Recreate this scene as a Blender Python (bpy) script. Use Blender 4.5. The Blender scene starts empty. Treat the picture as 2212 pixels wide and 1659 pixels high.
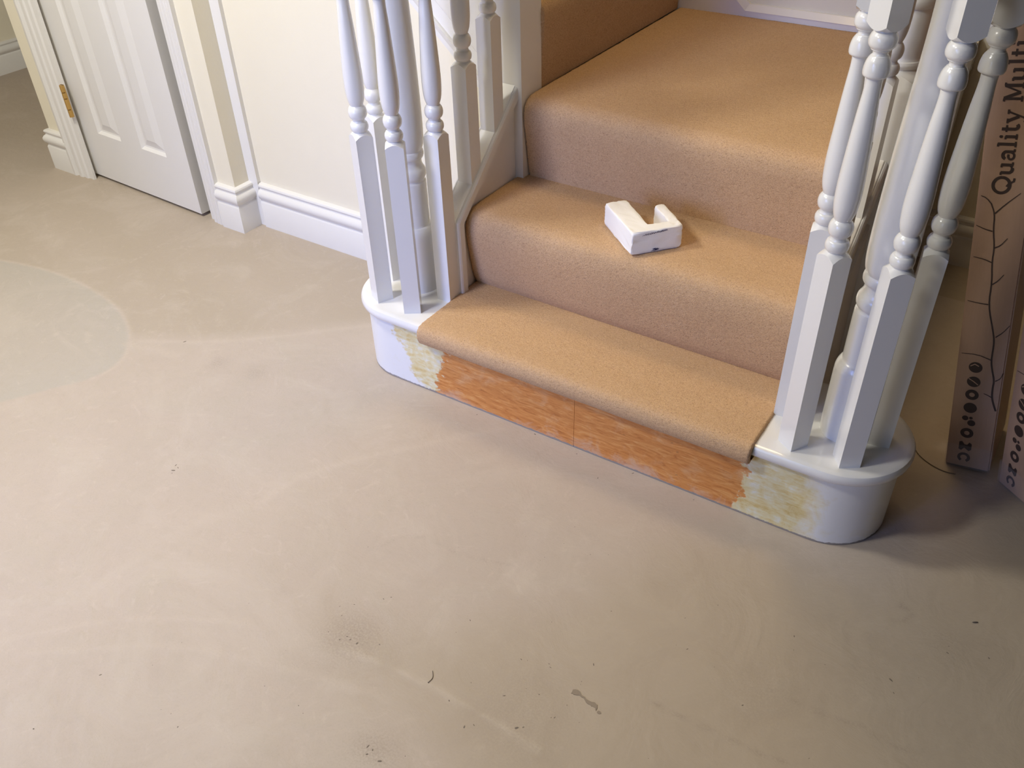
import bpy, bmesh, math, random
import numpy as np
from mathutils import Vector, Matrix

random.seed(7)
rng = np.random.default_rng(7)
S = bpy.context.scene
COL = S.collection
PI = math.pi

# ------------------------------------------------------------------ camera
cam_d = bpy.data.cameras.new('camera')
cam_d.sensor_fit = 'HORIZONTAL'; cam_d.sensor_width = 36.0; cam_d.lens = 31.229
cam_d.clip_start = 0.02
cam = bpy.data.objects.new('camera', cam_d); COL.objects.link(cam)
R_ = ((0.83644015, 0.54746858, -0.02541731), (-0.31997084, 0.52546282, 0.78835746), (-0.44495679, 0.65128104, -0.61469217))
M = Matrix.Identity(4)
for i in range(3):
    M[i][0] = R_[0][i]; M[i][1] = R_[1][i]; M[i][2] = -R_[2][i]
M[0][3], M[1][3], M[2][3] = 0.0, -1.37094, 1.4
cam.matrix_world = M
S.camera = cam

# ------------------------------------------------------------------ light, exposure
S.view_settings.view_transform = 'Standard'
S.view_settings.look = 'None'
S.view_settings.gamma = 1.0
S.view_settings.use_curve_mapping = False
S.view_settings.exposure = 0.10
W = bpy.data.worlds.new('world'); S.world = W; W.use_nodes = True
W.node_tree.nodes['Background'].inputs[0].default_value = (1.0, 0.86, 0.68, 1)
W.node_tree.nodes['Background'].inputs[1].default_value = 0.01
S.cycles.max_bounces = 10
S.cycles.diffuse_bounces = 6

def lamp(name, loc, power, color, radius):
    d = bpy.data.lights.new(name, 'POINT'); d.energy = power; d.color = color; d.shadow_soft_size = radius
    o = bpy.data.objects.new(name, d); o.location = loc; COL.objects.link(o); return o

def area(name, loc, target, power, color, sx, sy):
    d = bpy.data.lights.new(name, 'AREA'); d.shape = 'RECTANGLE'; d.size = sx; d.size_y = sy
    d.energy = power; d.color = color
    o = bpy.data.objects.new(name, d); o.location = loc
    o.rotation_euler = (Vector(target) - Vector(loc)).to_track_quat('-Z', 'Y').to_euler()
    COL.objects.link(o); return o

def spot(name, loc, power, color, radius, deg, blend, target=None):
    d = bpy.data.lights.new(name, 'SPOT'); d.energy = power; d.color = color; d.shadow_soft_size = radius
    d.spot_size = math.radians(deg); d.spot_blend = blend
    o = bpy.data.objects.new(name, d); o.location = loc; COL.objects.link(o)
    if target is not None: o.rotation_euler = (Vector(target) - Vector(loc)).to_track_quat('-Z', 'Y').to_euler()
    return o
spot('hall_spot', (-2.15, -0.65, 2.36), 122, (1.0, 0.95, 0.81), 0.17, 165, .5)
spot('hall_spot', (-1.65, -1.50, 2.36), 108, (1.0, 0.975, 0.88), 0.17, 165, .5)  # second lamp, added to brighten the right balusters; none is seen there
lamp('stairwell_lamp', (-0.95, 0.95, 3.4), 62, (1.0, 0.74, 0.40), 0.3)
dl = area('doorway_daylight', (-1.9, -3.3, 1.2), (-1.45, -0.2, 0.3), 7.0, (0.26, 0.38, 1.0), 0.8, 1.8)
dl.data.spread = math.radians(52)
area('cool_fill', (-1.0, -3.1, 1.0), (-0.7, 0.0, 0.3), 11.5, (0.52, 0.68, 1.0), 1.0, 1.2)  # added wide cool fill for the right side, no window stands here

# ------------------------------------------------------------------ materials
def new_mat(name):
    m = bpy.data.materials.new(name); m.use_nodes = True
    return m, m.node_tree.nodes, m.node_tree.links, m.node_tree.nodes['Principled BSDF']

def N(nodes, t, **kw):
    n = nodes.new(t)
    for k, v in kw.items():
        setattr(n, k, v)
    return n

def ramp(nodes, stops, interp='LINEAR'):
    n = nodes.new('ShaderNodeValToRGB'); cr = n.color_ramp; cr.interpolation = interp
    while len(cr.elements) > 1: cr.elements.remove(cr.elements[-1])
    cr.elements[0].position = stops[0][0]; cr.elements[0].color = (*stops[0][1], 1)
    for p, c in stops[1:]:
        e = cr.elements.new(p); e.color = (*c, 1)
    return n

def noise(nodes, links, scale, detail=4, rough=.55, vec=None, dist=0):
    n = nodes.new('ShaderNodeTexNoise'); n.inputs['Scale'].default_value = scale
    n.inputs['Detail'].default_value = detail; n.inputs['Roughness'].default_value = rough
    n.inputs['Distortion'].default_value = dist
    if vec is not None: links.new(vec, n.inputs['Vector'])
    return n

def math_(nodes, links, op, a, b=None, clamp=False):
    n = nodes.new('ShaderNodeMath'); n.operation = op; n.use_clamp = clamp
    for i, v in enumerate((a, b)):
        if v is None: continue
        if isinstance(v, (int, float)): n.inputs[i].default_value = v
        else: links.new(v, n.inputs[i])
    return n.outputs[0]

def mix(nodes, links, fac, a, b, mode='MIX'):
    n = nodes.new('ShaderNodeMix'); n.data_type = 'RGBA'; n.blend_type = mode
    if isinstance(fac, (int, float)): n.inputs[0].default_value = fac
    else: links.new(fac, n.inputs[0])
    for i, v in ((6, a), (7, b)):
        if isinstance(v, tuple): n.inputs[i].default_value = (*v, 1)
        else: links.new(v, n.inputs[i])
    return n.outputs[2]

def bump(nodes, links, h, strength, dist, bsdf):
    b = nodes.new('ShaderNodeBump'); b.inputs['Strength'].default_value = strength; b.inputs['Distance'].default_value = dist
    links.new(h, b.inputs['Height']); links.new(b.outputs[0], bsdf.inputs['Normal'])

def paint(name, col, rough, coat=0.0, bscale=60, bstr=.06, var=.03):
    m, n, l, p = new_mat(name)
    pos = N(n, 'ShaderNodeNewGeometry').outputs['Position']
    a = noise(n, l, 9, 3, vec=pos); 
    c2 = tuple(c * (1 - var) for c in col)
    l.new(mix(n, l, a.outputs[0], col, c2), p.inputs['Base Color'])
    p.inputs['Roughness'].default_value = rough
    p.inputs['Coat Weight'].default_value = coat; p.inputs['Coat Roughness'].default_value = .07
    b = noise(n, l, bscale, 3, vec=pos); bump(n, l, b.outputs[0], bstr, .004, p)
    return m

WHITE = paint('white_gloss_paint', (.80, .79, .775), .26, .5)
WHITE2 = paint('white_satin_paint', (.78, .765, .74), .42, .05)
CREAM = paint('cream_wall_paint', (.82, .765, .62), .85, 0, 140, .12)
CEIL = paint('ceiling_paint', (.8, .78, .74), .9)
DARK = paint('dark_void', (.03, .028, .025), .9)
BRASS, n, l, p = new_mat('brass')
p.inputs['Base Color'].default_value = (.62, .40, .13, 1); p.inputs['Metallic'].default_value = .85; p.inputs['Roughness'].default_value = .38

# carpet
def carpet_mat(name, nap):
    m, n, l, p = new_mat(name)
    pos = N(n, 'ShaderNodeNewGeometry').outputs['Position']
    v = N(n, 'ShaderNodeTexVoronoi'); v.inputs['Scale'].default_value = 430; v.inputs['Randomness'].default_value = 1.0
    wob = noise(n, l, 500, 2, vec=pos)
    l.new(pos, v.inputs['Vector'])
    big = noise(n, l, 5, 3, vec=pos, dist=.6)
    mid = noise(n, l, 38, 3, vec=pos)
    fine = noise(n, l, 620, 2, vec=pos)
    base = mix(n, l, big.outputs[0], (.62, .418, .25), (.685, .468, .285))
    base = mix(n, l, math_(n, l, 'MULTIPLY', mid.outputs[0], .35), base, (.55, .325, .155))
    gap = math_(n, l, 'MULTIPLY', math_(n, l, 'SUBTRACT', v.outputs['Distance'], .28), 2.2, True)  # shade between the tufts, painted into the colour
    pit = noise(n, l, 400, 2, vec=pos)
    speck = math_(n, l, 'MULTIPLY', math_(n, l, 'SUBTRACT', pit.outputs[0], .55), 7, True)
    sc = N(n, 'ShaderNodeSeparateColor'); l.new(v.outputs['Color'], sc.inputs[0])
    base = mix(n, l, math_(n, l, 'MULTIPLY', sc.outputs[0], .32), base, (.38, .235, .12))
    g2 = math_(n, l, 'ADD', math_(n, l, 'MULTIPLY', gap, .16), math_(n, l, 'MULTIPLY', speck, .42), True)
    l.new(mix(n, l, g2, base, (.17, .09, .045)), p.inputs['Base Color'])
    p.inputs['Roughness'].default_value = 1.0; p.inputs['Specular IOR Level'].default_value = .05
    p.inputs['Sheen Weight'].default_value = .12; p.inputs['Sheen Roughness'].default_value = .5
    p.inputs['Sheen Tint'].default_value = (1, .85, .65, 1)
    h = math_(n, l, 'SUBTRACT', math_(n, l, 'MULTIPLY', fine.outputs[0], 1.1), math_(n, l, 'MULTIPLY', v.outputs['Distance'], .8))
    bump(n, l, h, nap, .004, p)
    return m
CARPET = carpet_mat('beige_twist_carpet', .30)

# floor screed
FLOOR, n, l, p = new_mat('grey_floor_screed')
pos = N(n, 'ShaderNodeNewGeometry').outputs['Position']
def attr(name):
    a = N(n, 'ShaderNodeAttribute'); a.attribute_name = name; return a.outputs['Fac']
n1 = noise(n, l, 1.7, 5, .6, pos, .8); n2 = noise(n, l, 7, 5, .6, pos, 1.2); n3 = noise(n, l, 45, 4, .6, pos); n4 = noise(n, l, 260, 3, .6, pos)
c = mix(n, l, n1.outputs[0], (.435, .367, .312), (.525, .448, .392))
c = mix(n, l, math_(n, l, 'MULTIPLY', math_(n, l, 'SUBTRACT', n2.outputs[0], .47), 2.0, True), c, (.47, .41, .345))
c = mix(n, l, math_(n, l, 'MULTIPLY', attr('brown'), .75), c, (.415, .348, .275))
c = mix(n, l, math_(n, l, 'MULTIPLY', attr('patch'), .8), c, (.435, .40, .355))
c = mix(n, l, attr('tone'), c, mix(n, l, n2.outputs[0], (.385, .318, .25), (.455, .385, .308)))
wisp = math_(n, l, 'MULTIPLY', math_(n, l, 'SUBTRACT', noise(n, l, 14, 4, .7, pos, 2.5).outputs[0], .58), 3.0, True)
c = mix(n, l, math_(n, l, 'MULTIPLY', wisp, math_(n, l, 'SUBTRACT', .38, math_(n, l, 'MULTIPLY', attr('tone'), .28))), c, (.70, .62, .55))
c = mix(n, l, math_(n, l, 'MULTIPLY', attr('light'), math_(n, l, 'MULTIPLY', math_(n, l, 'SUBTRACT', n3.outputs[0], .25), .75, True)), c, (.66, .58, .50))
c = mix(n, l, math_(n, l, 'MULTIPLY', attr('dark'), math_(n, l, 'MULTIPLY', math_(n, l, 'SUBTRACT', n4.outputs[0], .32), 2.4, True)), c, (.17, .13, .10))
c = mix(n, l, math_(n, l, 'MULTIPLY', math_(n, l, 'SUBTRACT', n3.outputs[0], .5), 1.0, True), c, (.40, .34, .28))
c = mix(n, l, math_(n, l, 'MULTIPLY', math_(n, l, 'SUBTRACT', n4.outputs[0], .52), 1.6, True), c, (.40, .34, .28))
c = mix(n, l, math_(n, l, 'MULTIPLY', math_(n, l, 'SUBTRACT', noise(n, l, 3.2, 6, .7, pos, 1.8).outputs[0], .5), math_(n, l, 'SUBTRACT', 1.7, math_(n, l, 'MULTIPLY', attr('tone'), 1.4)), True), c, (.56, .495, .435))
l.new(c, p.inputs['Base Color'])
p.inputs['Roughness'].default_value = .72; p.inputs['Specular IOR Level'].default_value = .25
hh = math_(n, l, 'ADD', math_(n, l, 'MULTIPLY', n2.outputs[0], .7), math_(n, l, 'ADD', math_(n, l, 'MULTIPLY', n3.outputs[0], .16), math_(n, l, 'ADD', math_(n, l, 'MULTIPLY', n4.outputs[0], .03), math_(n, l, 'MULTIPLY', attr('light'), .12))))
bump(n, l, hh, .35, .012, p)

# first riser: white gloss, old cream paint, stripped orange wood
RISER, n, l, p = new_mat('part_stripped_riser')
pos = N(n, 'ShaderNodeNewGeometry').outputs['Position']
sx = N(n, 'ShaderNodeSeparateXYZ'); l.new(pos, sx.inputs[0]); X, Z = sx.outputs[0], sx.outputs[2]
mp = N(n, 'ShaderNodeMapping'); mp.inputs['Scale'].default_value = (5, 40, 34); mp.inputs['Rotation'].default_value = (0, .10, 0); l.new(pos, mp.inputs[0])
grain = noise(n, l, 3.0, 6, .65, mp.outputs[0], 1.6)
mpb = N(n, 'ShaderNodeMapping'); mpb.inputs['Scale'].default_value = (16, 40, 60); l.new(pos, mpb.inputs[0])
brush = noise(n, l, 1.6, 4, .6, mpb.outputs[0], .4)
blot = noise(n, l, 16, 5, .65, pos, .6)
fineb = noise(n, l, 90, 3, .6, pos)
wood = ramp(n, [(.24, (.38, .12, .026)), (.42, (.58, .215, .048)), (.56, (.68, .29, .075)), (.74, (.78, .43, .16))]); l.new(grain.outputs[0], wood.inputs[0])
wc = mix(n, l, math_(n, l, 'MULTIPLY', math_(n, l, 'SUBTRACT', blot.outputs[0], .53), 3.5, True), wood.outputs[0], (.72, .42, .20))
# chalky paint dust along the foot of the wood
dust = math_(n, l, 'SUBTRACT', math_(n, l, 'MULTIPLY', math_(n, l, 'SUBTRACT', math_(n, l, 'ADD', .026, math_(n, l, 'MULTIPLY', math_(n, l, 'SUBTRACT', blot.outputs[0], .5), .17)), Z), 26), .1, True)
wc = mix(n, l, math_(n, l, 'MULTIPLY', dust, .65), wc, (.62, .44, .33))
dk = math_(n, l, 'MULTIPLY', math_(n, l, 'SUBTRACT', noise(n, l, 34, 3, .6, pos).outputs[0], .69), 9, True)
wc = mix(n, l, math_(n, l, 'MULTIPLY', dk, .7), wc, (.13, .07, .035))
cream = ramp(n, [(.36, (.78, .77, .68)), (.45, (.76, .70, .46)), (.53, (.74, .63, .34)), (.64, (.66, .50, .20))])
l.new(math_(n, l, 'ADD', math_(n, l, 'MULTIPLY', brush.outputs[0], .55), math_(n, l, 'MULTIPLY', noise(n, l, 24, 5, .65, pos, 1.5).outputs[0], .45)), cream.inputs[0])
jit = math_(n, l, 'ADD', math_(n, l, 'MULTIPLY', math_(n, l, 'SUBTRACT', brush.outputs[0], .5), .04), math_(n, l, 'ADD', math_(n, l, 'MULTIPLY', math_(n, l, 'SUBTRACT', noise(n, l, 26, 4, .6, pos).outputs[0], .5), .10), math_(n, l, 'MULTIPLY', math_(n, l, 'SUBTRACT', fineb.outputs[0], .5), .03)))
Xj = math_(n, l, 'ADD', X, jit)
Xz = math_(n, l, 'ADD', Xj, math_(n, l, 'MULTIPLY', Z, -.30))
def step_(v, e, w): return math_(n, l, 'DIVIDE', math_(n, l, 'SUBTRACT', v, e), w, True)
in_wood = math_(n, l, 'MULTIPLY', step_(Xz, -1.168, .008), math_(n, l, 'SUBTRACT', 1.0, step_(Xj, -.362, .008)))
Xc = math_(n, l, 'ADD', X, math_(n, l, 'MULTIPLY', math_(n, l, 'SUBTRACT', blot.outputs[0], .5), .16))
Xl = math_(n, l, 'ADD', Xj, math_(n, l, 'MULTIPLY', Z, .42))
in_cream = math_(n, l, 'MULTIPLY', step_(Xl, -1.212, .012), math_(n, l, 'SUBTRACT', 1.0, step_(Xc, -.235, .05)))
white = mix(n, l, math_(n, l, 'MULTIPLY', math_(n, l, 'SUBTRACT', blot.outputs[0], .56), 4, True), (.80, .80, .79), (.77, .74, .62))
cc = mix(n, l, in_cream, white, cream.outputs[0])
cc = mix(n, l, in_wood, cc, wc)
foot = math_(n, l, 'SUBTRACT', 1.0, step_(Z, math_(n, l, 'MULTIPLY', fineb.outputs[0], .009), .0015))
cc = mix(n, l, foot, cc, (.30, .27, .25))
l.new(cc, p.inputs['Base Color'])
l.new(math_(n, l, 'ADD', .35, math_(n, l, 'MULTIPLY', in_wood, .2)), p.inputs['Roughness'])
hb = math_(n, l, 'SUBTRACT', math_(n, l, 'MULTIPLY', brush.outputs[0], .3), math_(n, l, 'ADD', math_(n, l, 'MULTIPLY', in_wood, 1.0), math_(n, l, 'MULTIPLY', in_cream, .3)))
bump(n, l, hb, .35, .002, p)

# carton
KRAFT, n, l, p = new_mat('kraft_carton')
tc = N(n, 'ShaderNodeTexCoord').outputs['Object']
mp = N(n, 'ShaderNodeMapping'); mp.inputs['Scale'].default_value = (90, 90, 6); l.new(tc, mp.inputs[0])
f1 = noise(n, l, 2.5, 4, .6, mp.outputs[0]); f2 = noise(n, l, 6, 4, .6, tc)
c = mix(n, l, f1.outputs[0], (.38, .245, .17), (.44, .285, .20))
c = mix(n, l, math_(n, l, 'MULTIPLY', math_(n, l, 'SUBTRACT', f2.outputs[0], .5), 1.6, True), c, (.37, .245, .18))
l.new(c, p.inputs['Base Color']); p.inputs['Roughness'].default_value = .62
p.inputs['Coat Weight'].default_value = .22; p.inputs['Coat Roughness'].default_value = .3
bump(n, l, noise(n, l, 30, 4, .6, tc).outputs[0], .25, .004, p)
INK, n, l, p = new_mat('print_ink'); p.inputs['Base Color'].default_value = (.045, .028, .024, 1); p.inputs['Roughness'].default_value = .55
PEN, n, l, p = new_mat('blue_black_ink'); p.inputs['Base Color'].default_value = (.06, .06, .16, 1); p.inputs['Roughness'].default_value = .7
WRAP, n, l, p = new_mat('shrink_wrap_film')
p.inputs['Base Color'].default_value = (.75, .7, .7, 1); p.inputs['Roughness'].default_value = .18; p.inputs['Alpha'].default_value = .10
tcw = N(n, 'ShaderNodeTexCoord').outputs['Object']; bump(n, l, noise(n, l, 45, 4, .6, tcw, 1.5).outputs[0], .6, .006, p)
FOAM, n, l, p = new_mat('white_packing_foam')
tcf = N(n, 'ShaderNodeTexCoord').outputs['Object']
p.inputs['Base Color'].default_value = (.90, .885, .86, 1); p.inputs['Roughness'].default_value = .8
p.inputs['Subsurface Weight'].default_value = .25; p.inputs['Subsurface Radius'].default_value = (.01, .01, .01); p.inputs['Subsurface Scale'].default_value = .6
mpf = N(n, 'ShaderNodeMapping'); mpf.inputs['Scale'].default_value = (1, 1, 5); l.new(tcf, mpf.inputs[0])
bump(n, l, noise(n, l, 110, 5, .7, mpf.outputs[0]).outputs[0], .22, .002, p)
GRIT, n, l, p = new_mat('grit_dirt'); p.inputs['Base Color'].default_value = (.17, .14, .115, 1); p.inputs['Roughness'].default_value = .9
CLAY, n, l, p = new_mat('dried_glue'); p.inputs['Base Color'].default_value = (.27, .22, .17, 1); p.inputs['Roughness'].default_value = .9

# ------------------------------------------------------------------ object helpers
def tag(o, label=None, cat=None, group=None, kind=None):
    if label: o['label'] = label
    if cat: o['category'] = cat
    if group: o['group'] = group
    if kind: o['kind'] = kind
    return o

def empty(name, loc, rot=(0, 0, 0)):
    o = bpy.data.objects.new(name, None); o.location = loc; o.rotation_euler = rot; o.empty_display_size = .05
    COL.objects.link(o); return o

def origin_of(o):
    v = Vector((0, 0, 0))
    while o is not None:
        v += o.location; o = o.parent
    return v

def put(name, me, mat, parent=None, loc=None, rotz=0):
    if mat is not None:
        me.materials.clear(); me.materials.append(mat)
    o = bpy.data.objects.new(name, me); COL.objects.link(o)
    if parent is not None: o.parent = parent
    if loc is not None: o.location = loc
    if rotz: o.rotation_euler = (0, 0, rotz)
    return o

def obj(name, bm, mat, parent=None, local=False, bev=0.0, ang=35):
    """bm holds world coordinates (or the parent's own, local=True); links ONE mesh object"""
    if bev > 0:
        es = [e for e in bm.edges if len(e.link_faces) == 2 and e.calc_face_angle(0) > .5]
        bmesh.ops.bevel(bm, geom=es, offset=bev, segments=2, affect='EDGES', clamp_overlap=True)
    bmesh.ops.recalc_face_normals(bm, faces=bm.faces)
    if not local:
        if parent is not None:
            bmesh.ops.translate(bm, verts=bm.verts, vec=-origin_of(parent))
            loc = None
        else:
            lo = Vector([min(v.co[i] for v in bm.verts) for i in range(3)]); hi = Vector([max(v.co[i] for v in bm.verts) for i in range(3)])
            loc = Vector(((lo.x + hi.x) / 2, (lo.y + hi.y) / 2, lo.z))
            bmesh.ops.translate(bm, verts=bm.verts, vec=-loc)
    else: loc = None
    me = bpy.data.meshes.new(name); bm.to_mesh(me); bm.free()
    for f in me.polygons: f.use_smooth = True
    me.set_sharp_from_angle(angle=math.radians(ang))
    return put(name, me, mat, parent, loc)

def add_box(bm, lo, hi):
    r = bmesh.ops.create_cube(bm, size=1)
    c = [(a + b) / 2 for a, b in zip(lo, hi)]; s = [b - a for a, b in zip(lo, hi)]
    for v in r['verts']: v.co = Vector([c[i] + v.co[i] * s[i] for i in range(3)])
    return r['verts']

def box(lo, hi):
    bm = bmesh.new(); add_box(bm, lo, hi); return bm

def add_prism(bm, pts, ext):
    """closed polygon pts (3D) extruded by vector ext"""
    e = Vector(ext); a = [bm.verts.new(p) for p in pts]; b = [bm.verts.new(Vector(p) + e) for p in pts]
    k = len(pts)
    for i in range(k): bm.faces.new((a[i], a[(i + 1) % k], b[(i + 1) % k], b[i]))
    bm.faces.new(a[::-1]); bm.faces.new(b)

def prism(pts, ext):
    bm = bmesh.new(); add_prism(bm, pts, ext); return bm

def sweep(path, profile, side=1):
    """profile [(depth, z)] swept along a floor path with mitred corners; depth goes to the side of the path"""
    bm = bmesh.new(); P = [Vector((x, y)) for x, y in path]; rows = []
    for i, p in enumerate(P):
        d0 = (P[i] - P[i - 1]).normalized() if i > 0 else None
        d1 = (P[i + 1] - P[i]).normalized() if i < len(P) - 1 else None
        n0 = Vector((d0.y, -d0.x)) * side if d0 else None
        n1 = Vector((d1.y, -d1.x)) * side if d1 else None
        if n0 is None: m = n1
        elif n1 is None: m = n0
        else:
            m = (n0 + n1); m = m / m.dot(n0)
        rows.append([bm.verts.new((p.x + m.x * d, p.y + m.y * d, z)) for d, z in profile])
    k = len(profile)
    for a, b in zip(rows, rows[1:]):
        for j in range(k): bm.faces.new((a[j], a[(j + 1) % k], b[(j + 1) % k], b[j]))
    bm.faces.new(rows[0]); bm.faces.new(rows[-1][::-1])
    return bm

def tube(pts, r, segs=6, closed_ends=True):
    bm = bmesh.new(); P = [Vector(p) for p in pts]; rings = []
    for i, p in enumerate(P):
        d = (P[min(i + 1, len(P) - 1)] - P[max(i - 1, 0)]).normalized()
        u = d.orthogonal().normalized(); w = d.cross(u)
        rr = r(i / (len(P) - 1)) if callable(r) else r
        rings.append([bm.verts.new(p + (u * math.cos(t) + w * math.sin(t)) * rr) for t in [2 * PI * k / segs for k in range(segs)]])
    for a, b in zip(rings, rings[1:]):
        for k in range(segs): bm.faces.new((a[k], a[(k + 1) % segs], b[(k + 1) % segs], b[k]))
    if closed_ends: bm.faces.new(rings[0][::-1]); bm.faces.new(rings[-1])
    return bm

# ------------------------------------------------------------------ dimensions (metres)
H = 0.2058                      # one rise
XL, XR = -1.193, -0.325         # string centre lines left / right
cap_z = lambda y: .412 + (y - .132) * .905      # top of the sloping capping
YW, YD, YB = .4213, .348, 1.313  # wall under the stairs, door wall, back wall

# ================================================================== room shell
def struct(name, bm, mat, label=None, bev=0, parent=None):
    o = obj(name, bm, mat, parent, bev=bev)
    if parent is None: tag(o, label, kind='structure')
    return o

# floor: fine grid where the screed shows patches and ridges, coarse around it
def dist_poly(px, py, pts):
    d = np.full(px.shape, 9.0)
    for (x0, y0), (x1, y1) in zip(pts, pts[1:]):
        vx, vy = x1 - x0, y1 - y0; L = vx * vx + vy * vy + 1e-12
        t = np.clip(((px - x0) * vx + (py - y0) * vy) / L, 0, 1)
        d = np.minimum(d, np.hypot(px - x0 - t * vx, py - y0 - t * vy))
    return d
def inside(px, py, poly):
    r = np.zeros(px.shape, bool); k = len(poly)
    for i in range(k):
        (x0, y0), (x1, y1) = poly[i], poly[(i + 1) % k]
        c = ((y0 > py) != (y1 > py)) & (px < (x1 - x0) * (py - y0) / (y1 - y0 + 1e-12) + x0)
        r ^= c
    return r
def smooth_line(pts, it=2):
    P = [np.array(p, float) for p in pts]
    for _ in range(it):
        Q = [P[0]]
        for a, b in zip(P, P[1:]): Q += [a * .75 + b * .25, a * .25 + b * .75]
        Q.append(P[-1]); P = Q
    return [tuple(p) for p in P]

gx = np.arange(-4.46, .40, .0078); gy = np.arange(-1.32, 1.10, .0078)
GX, GY = np.meshgrid(gx, gy, indexing='ij'); nx, ny = GX.shape
arc = smooth_line([(-5.3, -.34), (-3.3, -.28), (-2.95, -.235), (-2.77, -.20), (-2.66, -.17), (-2.5, -.15), (-2.32, -.16), (-2.18, -.19), (-2.08, -.24), (-2.02, -.285), (-1.975, -.34),
                   (-1.96, -.4), (-1.98, -.47), (-2.01, -.51), (-2.04, -.56), (-2.07, -.61), (-2.10, -.66), (-2.2, -.85), (-2.3, -1.5)])
patch = inside(GX, GY, arc + [(-2.6, -1.4), (-5.4, -1.4)])
da = dist_poly(GX, GY, arc)
wob = .004 * np.sin(GX * 61 + 3 * np.sin(GY * 37)) + .004 * np.sin(GY * 83 + GX * 29)
A_patch = patch * (np.clip(da / .01, 0, 1) * (.55 + .45 * np.exp(-da / .12)))
A_light = np.exp(-(np.maximum(da - .001, 0) / .0045) ** 2) * (GY > -.45) * np.clip((GX + 3.2) / .3, 0, 1)
def line(pts, w, amp):
    global A_light
    A_light = np.maximum(A_light, amp * np.exp(-(dist_poly(GX, GY, smooth_line(pts)) + wob * .6).clip(0) ** 2 / w ** 2))
ridge = smooth_line([(-2.02, -.275), (-1.96, -.235), (-1.89, -.20), (-1.80, -.14), (-1.69, -.05), (-1.60, .04), (-1.5, .13), (-1.42, .2)])
line(ridge, .009, .8)
line([(-2.02, -.29), (-1.93, -.27), (-1.86, -.255)], .016, .8)
line([(-.84, -.729), (-.787, -.711), (-.725, -.707), (-.658, -.698), (-.577, -.696), (-.489, -.697), (-.43, -.70)], .0055, .95)
line([(-1.41, -1.061), (-1.366, -1.012), (-1.32, -.963), (-1.277, -.921), (-1.228, -.883), (-1.134, -.827), (-1.068, -.793), (-1.015, -.771)], .006, .6)
line([(-1.341, -1.048), (-1.264, -.993), (-1.179, -.922), (-1.081, -.872), (-.955, -.828), (-.883, -.806), (-.776, -.775), (-.70, -.765)], .007, .55)
line([(-1.253, -.54), (-1.255, -.481), (-1.212, -.375), (-1.147, -.289), (-1.074, -.206), (-1.005, -.115), (-.943, -.048)], .011, .75)
line([(-1.36, -.92), (-1.37, -.779), (-1.332, -.654), (-1.27, -.55)], .014, .35)
line([(-2.17, -.315), (-2.13, -.345)], .006, .8)
# above the ridge (towards the wall) the screed is browner
poly = ridge + [(-1.42, 1.6), (-5.4, 1.6), (-5.4, -.3)] + arc[:int(len(arc) * .52)]
A_brown = inside(GX, GY, poly) * np.clip(dist_poly(GX, GY, ridge) / .05, 0, 1) * (1 - A_patch.clip(0, 1))
A_brown *= .8 + .2 * np.sin(GX * 5 + 2 * np.sin(GY * 9)) * np.cos(GY * 7)
A_dark = np.zeros(GX.shape)
def dline(pts, w, amp):
    global A_dark
    brk = .5 + .5 * np.sin(GX * 140 + 7 * np.sin(GY * 60)) * np.sin(GY * 190 + 3)
    A_dark = np.maximum(A_dark, amp * brk * np.exp(-dist_poly(GX, GY, pts) ** 2 / w ** 2))
dline([(-.306, -.519), (-.23, -.513), (-.148, -.511), (-.057, -.5)], .005, .55)
dline([(-.139, -.382), (-.081, -.382), (-.034, -.379), (.019, -.371), (.058, -.376), (.091, -.374)], .006, .5)
dline(smooth_line([(.001, -.078), (.019, -.082), (.025, -.097), (.014, -.114), (0, -.118)]), .006, .75)
dline([(-.956, -.512), (-.931, -.452), (-.881, -.421), (-.785, -.421), (-.691, -.391)], .004, .35)
for (cx, cy, r, a) in ((-.845, -.70, .06, .5), (-.49, -.66, .10, .22), (-.66, -.855, .04, .45), (-1.74, -.22, .03, .3), (-1.62, -.2, .03, .25), (-.15, -.40, .08, .2), (.10, -.13, .05, .2)):
    A_dark = np.maximum(A_dark, a * np.exp(-((GX - cx) ** 2 + (GY - cy) ** 2) / r ** 2))
# browner screed on the right, camera holder's shadow painted in; lobed soft edge
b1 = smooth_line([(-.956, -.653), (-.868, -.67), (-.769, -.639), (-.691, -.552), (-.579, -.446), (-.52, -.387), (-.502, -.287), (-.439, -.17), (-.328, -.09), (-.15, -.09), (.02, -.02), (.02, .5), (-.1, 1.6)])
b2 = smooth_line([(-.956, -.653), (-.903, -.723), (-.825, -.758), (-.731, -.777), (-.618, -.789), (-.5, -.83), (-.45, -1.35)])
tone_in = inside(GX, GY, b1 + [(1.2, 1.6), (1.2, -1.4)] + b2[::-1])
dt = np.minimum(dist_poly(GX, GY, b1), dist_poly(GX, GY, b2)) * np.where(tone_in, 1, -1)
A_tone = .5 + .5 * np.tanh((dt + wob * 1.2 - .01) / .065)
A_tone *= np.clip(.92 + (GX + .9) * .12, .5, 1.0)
fx0, fx1, fy0, fy1 = gx[0], gx[-1], gy[0], gy[-1]
OX0, OX1, OY0, OY1 = -4.6, 1.0, -3.75, 3.6
fine = np.stack([GX, GY, np.zeros_like(GX)], -1).reshape(-1, 3)
ii, jj = np.meshgrid(np.arange(nx - 1), np.arange(ny - 1), indexing='ij')
q = np.stack([ii * ny + jj, (ii + 1) * ny + jj, (ii + 1) * ny + jj + 1, ii * ny + jj + 1], -1).reshape(-1, 4)
ov = np.array([(OX0, OY0, 0), (OX1, OY0, 0), (OX1, OY1, 0), (OX0, OY1, 0), (fx0, OY0, 0), (fx1, OY0, 0), (fx1, OY1, 0), (fx0, OY1, 0)])
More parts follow.
